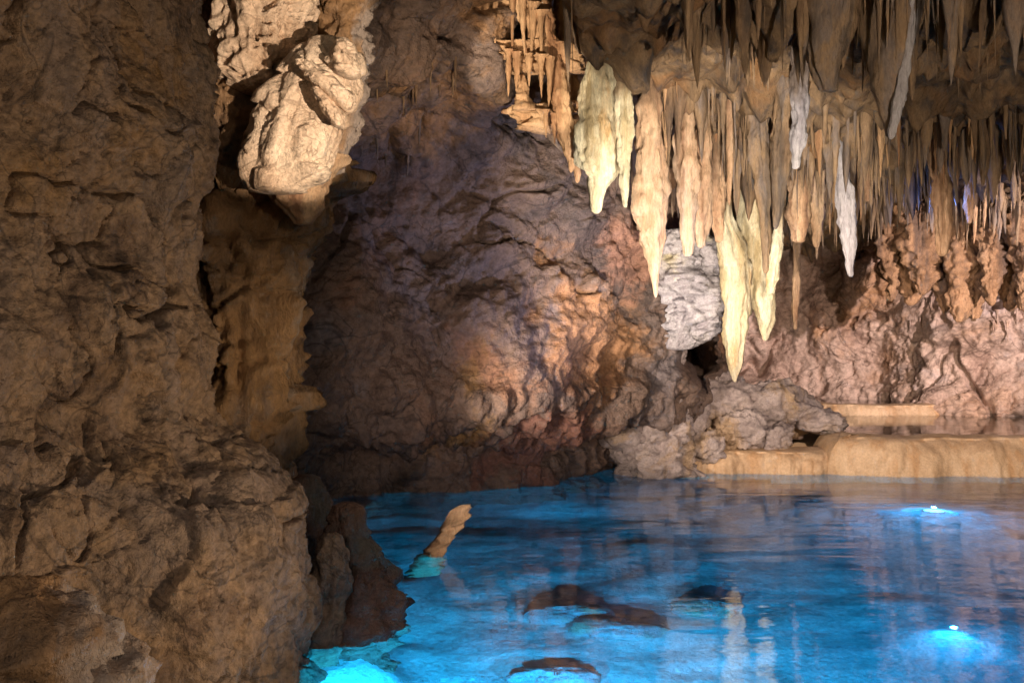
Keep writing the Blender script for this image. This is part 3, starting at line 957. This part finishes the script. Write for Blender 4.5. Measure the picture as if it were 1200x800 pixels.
fringe(G_MID, 405, 545, 40, 125, 12, 0.12, 0.32, 'brown', 'thin brown', 'left of the lit shelf', 1)
fringe(G_MID, 405, 500, 160, 225, 6, 0.08, 0.22, 'brown', 'stubby brown', 'below and right of the pale boulder', 2)
fringe(G_BACK, 1060, 1199, 350, 395, 12, 0.10, 0.26, 'back', 'tan', 'low on the back wall at right', 5)
flush('wall fringes')
for k, (px, py, L) in enumerate([(548, -8, 0.32), (560, -4, 0.4), (570, 0, 0.3), (580, 0, 0.5), (600, 6, 0.45), (612, 12, 0.4), (624, 20, 0.42), (634, 30, 0.35), (572, 40, 0.12), (596, 76, 0.27), (606, 78, 0.22), (620, 80, 0.16), (634, 82, 0.24), (645, 84, 0.3), (650, 150, 0.14), (662, 156, 0.15), (640, 146, 0.12), (674, 158, 0.13)]):
    c = P(px, py, 8.4 if py < 100 else 8.5)
    PENDING.append(('above the lit shelf' if py < 35 else 'under the ' + ('lit shelf' if py < 100 else 'fringed ledge'), 'small bright', px, c[0], c[1], c[2], L, 0.03, 'peach', 1.0))
flush('shelf fringes')

rw = np.random.RandomState(17)
for k in range(9):
    cx_ = 1046 + 19.5 * k + rw.uniform(-4, 4)
    bot = rw.uniform(330, 372) + 22 * (k > 3) + 10 * (k == 8)
    hw_ = rw.uniform(15, 24)
    traced('flowstone_curtain', 13.9 - 0.12 * k + rw.uniform(-0.2, 0.2),
           [(222, cx_ - hw_, cx_ + hw_), (270, cx_ - hw_ * 1.1, cx_ + hw_ * 1.05), (0.5 * (270 + bot), cx_ - hw_ * 0.85, cx_ + hw_ * 0.95), (bot - 14, cx_ - hw_ * 0.6, cx_ + hw_ * 0.55),
            (bot, cx_ - hw_ * 0.25, cx_ + hw_ * 0.2)], M['rust'], 'rust brown flowstone curtain low on the right back wall, %s from the left' % NTH[k], 'curtain',
           depth=0.7, sides=40, rings=60, flute=0.25, rough=0.5, seed=130 + k, blk=0.4, pits=0.06, top_up=0.4, group='flowstone curtains on the right back wall')

# ------------------------------------------------------------------ white boulder and rock mound by the terraces
traced('white_boulder', 11.5, [(268, 782, 816), (285, 776, 834), (310, 774, 846), (340, 774, 850), (370, 776, 848), (390, 778, 838), (402, 780, 822), (410, 782, 806)], M['white'],
       'knobbly white boulder behind the stalactite tips, lit from the left', 'boulder', depth=0.7, sides=70, rings=90, flute=0.12, rough=0.5, seed=61, blk=0.5, pits=0.09)
traced('yellow_rock', 11.9, [(380, 770, 806), (410, 768, 802), (440, 764, 800), (480, 752, 806), (530, 740, 812), (560, 735, 815)], M['mound'],
       'narrow yellowish grey rock below the white boulder', 'rock', depth=0.7, sides=60, rings=80, flute=0.2, rough=0.5, seed=62, blk=0.5)

MOUND = [  # px, py of centre, distance, half sizes in metres
    (740, 515, 12.2, (0.42, 0.5, 0.42), 'mound', 'blocky tan rock at the left foot of the mound'),
    (790, 490, 12.6, (0.40, 0.5, 0.55), 'mound', 'upright brown rock on the left of the mound'),
    (845, 468, 13.0, (0.52, 0.6, 0.42), 'mound', 'lavender grey rock on top of the mound below the dark hollow'),
    (905, 486, 12.9, (0.60, 0.6, 0.42), 'mound', 'large lavender rock in the middle of the mound'),
    (870, 506, 12.4, (0.36, 0.35, 0.30), 'mound', 'cracked grey block at the front of the mound'),
    (825, 522, 12.3, (0.30, 0.35, 0.26), 'mound', 'small tan stone at the foot of the mound'),
    (908, 514, 12.4, (0.26, 0.3, 0.22), 'mound', 'small grey stone at the right front of the mound'),
    (955, 492, 12.9, (0.42, 0.4, 0.20), 'mound', 'low flat grey stone tapering off at the right end of the mound'),
    (770, 540, 12.0, (0.34, 0.3, 0.20), 'mound', 'low tan stone at the waterline left of the terrace'),
]
for k, (px, py, d, sz, mt, lab) in enumerate(MOUND):
    boulder('boulder', P(px, py, d), sz, M[mt], lab, seed=200 + k, rough=0.16, nu=64, group='rocks of the mound')

# ------------------------------------------------------------------ rimstone terraces and their pools
def dam(name, base, height, top_w, face, mat, label, back=1.2, n=220, bulge=0.06, z0=-0.35, lip=0.03):
    """a rounded flowstone step swept along the plan line of its foot"""
    pl = catmull(base, n)
    t = np.gradient(pl, axis=0)
    t /= np.linalg.norm(t, axis=1)[:, None]
    nr = np.stack([-t[:, 1], t[:, 0]], -1)        # points to the back (base listed left to right)
    prof = [(-0.10, z0), (-0.04, -0.12), (0.0, 0.0)]
    for q in np.linspace(0.05, 1, 22):
        prof.append((face * (1 - math.cos(q * math.pi / 2)) ** 1.1, height * math.sin(q * math.pi / 2)))
    prof += [(face + top_w * 0.3, height + lip * 0.6), (face + top_w * 0.6, height + lip * 0.4), (face + top_w, height - 0.03), (face + top_w + 0.08, height - 0.12),
             (face + top_w + back, height - 0.35)]
    prof = np.array(prof)
    s = np.linspace(0, 1, n)
    V = np.zeros((n, len(prof), 3))
    V[..., 0] = pl[:, None, 0] + nr[:, None, 0] * prof[None, :, 0]
    V[..., 1] = pl[:, None, 1] + nr[:, None, 1] * prof[None, :, 0]
    V[..., 2] = prof[None, :, 1]
    q3 = V * [1, 1, 0.25]
    V[..., 1] += -2.2 * bulge * fbm(q3, 1.1, 3, seed=7) - 0.05 * billow(q3, 3.0, 3, seed=8) * (prof[None, :, 1] < height - 0.02)
    V[..., 2] += 0.02 * fbm(V, 2.0, 3, seed=9)
    c = V[n // 2, 2].copy()
    return link(name, mesh_np(name, V - c, grid_quads(n, len(prof)), mat), None, c, label, 'terrace')


dam('rimstone_terrace', [P(948, 512, 12.8)[:2], P(962, 530, 12.2)[:2], P(985, 556, 11.95)[:2], P(1080, 558, 11.75)[:2], P(1180, 558, 11.75)[:2], P(1290, 556, 11.9)[:2], P(1420, 550, 12.4)[:2]],
    0.45, 0.20, 0.30, M['flow'], 'broad rounded orange flowstone dam at the far edge of the lake, right')
dam('rimstone_terrace', [P(772, 548, 12.6)[:2], P(800, 552, 12.15)[:2], P(860, 553, 12.0)[:2], P(940, 553, 12.0)[:2], P(1000, 553, 12.1)[:2]],
    0.27, 0.30, 0.24, M['flow'], 'lower flowstone step left of the broad rounded dam', back=0.8)
dam('rimstone_terrace', [P(930, 487, 16.0)[:2], P(1000, 487, 15.5)[:2], P(1110, 487, 15.6)[:2], P(1180, 486, 16.2)[:2]],
    0.61, 0.3, 0.2, M['flow'], 'thin far flowstone step below the pink back wall', back=0.9)


def pool(name, pts, z, label):
    pl = catmull(pts, 80)
    c = pl.mean(0)
    V = np.vstack([np.column_stack([pl, np.full(len(pl), z)]), [[c[0], c[1], z]]])
    i = np.arange(len(pl) - 1)
    tri = np.stack([i, i + 1, np.full(len(i), len(pl))], -1)
    return link(name, mesh_np(name, V, np.zeros((0, 4), int), M['still'], tris=tri), kind='structure', label=label)


pool('pool_water', [(3.55, 13.2), (4.2, 12.25), (5.5, 12.05), (7.4, 12.1), (9.0, 12.9), (9.2, 14.5), (7.0, 15.9), (5.5, 15.85), (4.4, 16.2), (3.7, 15.5), (3.55, 13.2)], 0.445,
     'still brown pool held behind the broad flowstone dam')
pool('pool_water', [(4.0, 16.5), (5.5, 15.9), (7.2, 16.0), (8.0, 16.8), (6.5, 18.0), (4.5, 19.0), (3.6, 18.0), (4.0, 16.5)], 0.60,
     'thin upper pool at the foot of the pink back wall')
# pool floors
V = np.array([[3.2, 12.3, 0.2], [10, 12.3, 0.2], [10, 19.5, 0.33], [3.0, 19.5, 0.33], [3.2, 12.3, -1.0], [10, 12.3, -1.0]])
link('pool_floor', mesh_np('pool_floor', V, [[0, 1, 2, 3], [4, 5, 1, 0]], M['flow']), kind='structure', label='tan flowstone floor of the terrace pools')

# ------------------------------------------------------------------ stones in the water
traced('shore_boulder', 5.55, [(588, 395, 420), (620, 378, 432), (660, 372, 462), (690, 366, 474), (720, 360, 476), (745, 356, 470), (790, 350, 460), (860, 350, 455)], M['dark'],
       'dark brown jagged boulder in the water at the foot of the left wall', 'boulder', depth=0.8, sides=80, rings=80, flute=0.16, rough=0.4, seed=70, blk=0.4)
traced('shore_boulder', 5.25, [(624, 378, 398), (645, 368, 408), (680, 364, 412), (705, 366, 406), (740, 360, 400), (800, 350, 396), (860, 350, 390)], M['near'],
       'grey rounded boulder wedged between the left wall and the dark boulder', 'boulder', depth=0.8, sides=60, rings=60, flute=0.12, rough=0.25, seed=71)
traced('shore_boulder', 6.6, [(556, 345, 372), (580, 335, 392), (610, 330, 400), (640, 330, 404), (700, 320, 404), (790, 320, 400)], M['dark'],
       'dark reddish boulder behind the grey boulder beside the column', 'boulder', depth=0.9, sides=60, rings=60, flute=0.14, rough=0.3, seed=72, blk=0.3)

BL = [(30, 765, 2.75, (0.24, 0.28, 0.16), 'reddish broken rock in the bottom left corner'),
      (105, 800, 2.85, (0.20, 0.25, 0.13), 'rounded orange brown rock at the bottom edge, lower left'),
      (20, 712, 2.9, (0.20, 0.24, 0.13), 'small reddish rock above the broken rock in the bottom left corner')]
for k, (px, py, d, sz, lab) in enumerate(BL):
    boulder('boulder', P(px, py, d), sz, M['column'], lab, seed=230 + k, rough=0.12, group='rocks at the bottom left')

# leaning stalagmite that breaks the surface
pts = np.array([P(498, 735, 7.45), P(503, 668, 7.48), P(512, 642, 7.5), P(526, 622, 7.52), P(536, 606, 7.55), P(540, 592, 7.56)])
rad = np.array([0.12, 0.12, 0.112, 0.095, 0.088, 0.07])
pl = catmull(pts, 60)
rr = np.interp(np.linspace(0, 1, 60), np.linspace(0, 1, 6), rad)
rr[50:57] *= 1.15
rr[-1] *= 0.35
a = np.linspace(0, 2 * np.pi, 24, endpoint=False)
V = np.stack([pl[None, :, 0] + np.cos(a)[:, None] * rr, pl[None, :, 1] + np.sin(a)[:, None] * rr, np.broadcast_to(pl[None, :, 2], (24, 60)) + 0.35 * np.cos(a)[:, None] * rr], -1)
nrm = V - pl[None]
V = V + nrm * (0.32 * fbm(V, 9, 5, 0.7, seed=3) + 0.10 * np.sin(np.linspace(0, 60, 60))[None, :])[..., None]
c = pl[0].copy()
vv = np.vstack([(V - c).reshape(-1, 3), pl[-1] - c])
i = np.arange(24)
tr = np.stack([i * 60 + 59, ((i + 1) % 24) * 60 + 59, np.full(24, 24 * 60)], -1)
link('stalagmite', mesh_np('stalagmite', vv, grid_quads(24, 60, True), M['peach'], tris=tr), None, c,
     'leaning broken tan stalagmite stub rising out of the blue lake', 'stalagmite')

SUB = [(672, 692, 0.24), (736, 706, 0.26), (655, 757, 0.22), (850, 685, 0.22)]  # stones added in place of dark ripple arcs on the water
for k, (px, py, s) in enumerate(sorted(SUB)):
    d = CAM_Z * F / (py - 400)
    c = P(px, py, d)
    boulder('ripple_stone', (c[0], c[1] + 0.5, -1.01), (s * 1.3, s * (0.8 + 0.06 * (k % 4)), 0.13), M['mound'], 'dark ripple arc, added as a stone under the blue lake surface, %s from the left' % NTH[k], 'stone',
            seed=260 + k, nu=48, cuts=7, rough=0.10, group='stones added for ripples')

# ------------------------------------------------------------------ underwater lamps
def lamp(x, y, z, watts, label, up, big):
    e = link('underwater_lamp', None, None, (x, y, z), label, 'lamp', 'underwater lamps')
    n = 24
    a = np.linspace(0, 2 * np.pi, n, endpoint=False)

    def lathe(name, prof, mat):
        pr = np.array(prof)
        V = np.stack([np.cos(a)[:, None] * pr[None, :, 0], np.sin(a)[:, None] * pr[None, :, 0], np.broadcast_to(pr[None, :, 1], (n, len(pr)))], -1)
        return link(name, mesh_np(name, V.reshape(-1, 3), grid_quads(n, len(pr), True), mat), e)
    lathe('housing', [(0.001, -0.06), (0.035, -0.06), (0.05, -0.03), (0.055, -0.005), (0.058, 0.0), (0.05, 0.002)], M['housing'])
    lathe('lens', [(0.057, 0.0025), (0.05, 0.012), (0.03, 0.022), (0.001, 0.026)], M['lens' if big else 'lens_cyan'])
    e.scale = (1.7, 1.7, 1.3) if big else (1.2, 1.2, 1.2)
    if up:
        lathe('stem', [(0.02, -0.9), (0.02, -0.5), (0.02, -0.061)], M['housing'])
        point('underwater_light', (x, y, z + 0.18), watts, (0.01, 0.40, 1.0), 0.02)
    else:
        e.rotation_euler = (math.radians(180), 0, 0)      # hooded: shines down onto the bed
        lathe('stem', [(0.015, 0.9), (0.015, 0.5), (0.015, -0.08)], M['housing'])
        point('underwater_light', (x, y, z - 0.06), watts, (0.01, 0.46, 1.0), 0.08)
    return e


BLUE = [(4.12, 9.72, -0.29, 90, 'blue underwater lamp glaring at the surface before the broad flowstone dam', True, True),
        (2.75, 6.2, -0.82, 16, 'underwater lamp glowing cyan near the lower right corner', True, False)]
for b in BLUE:
    lamp(*b)
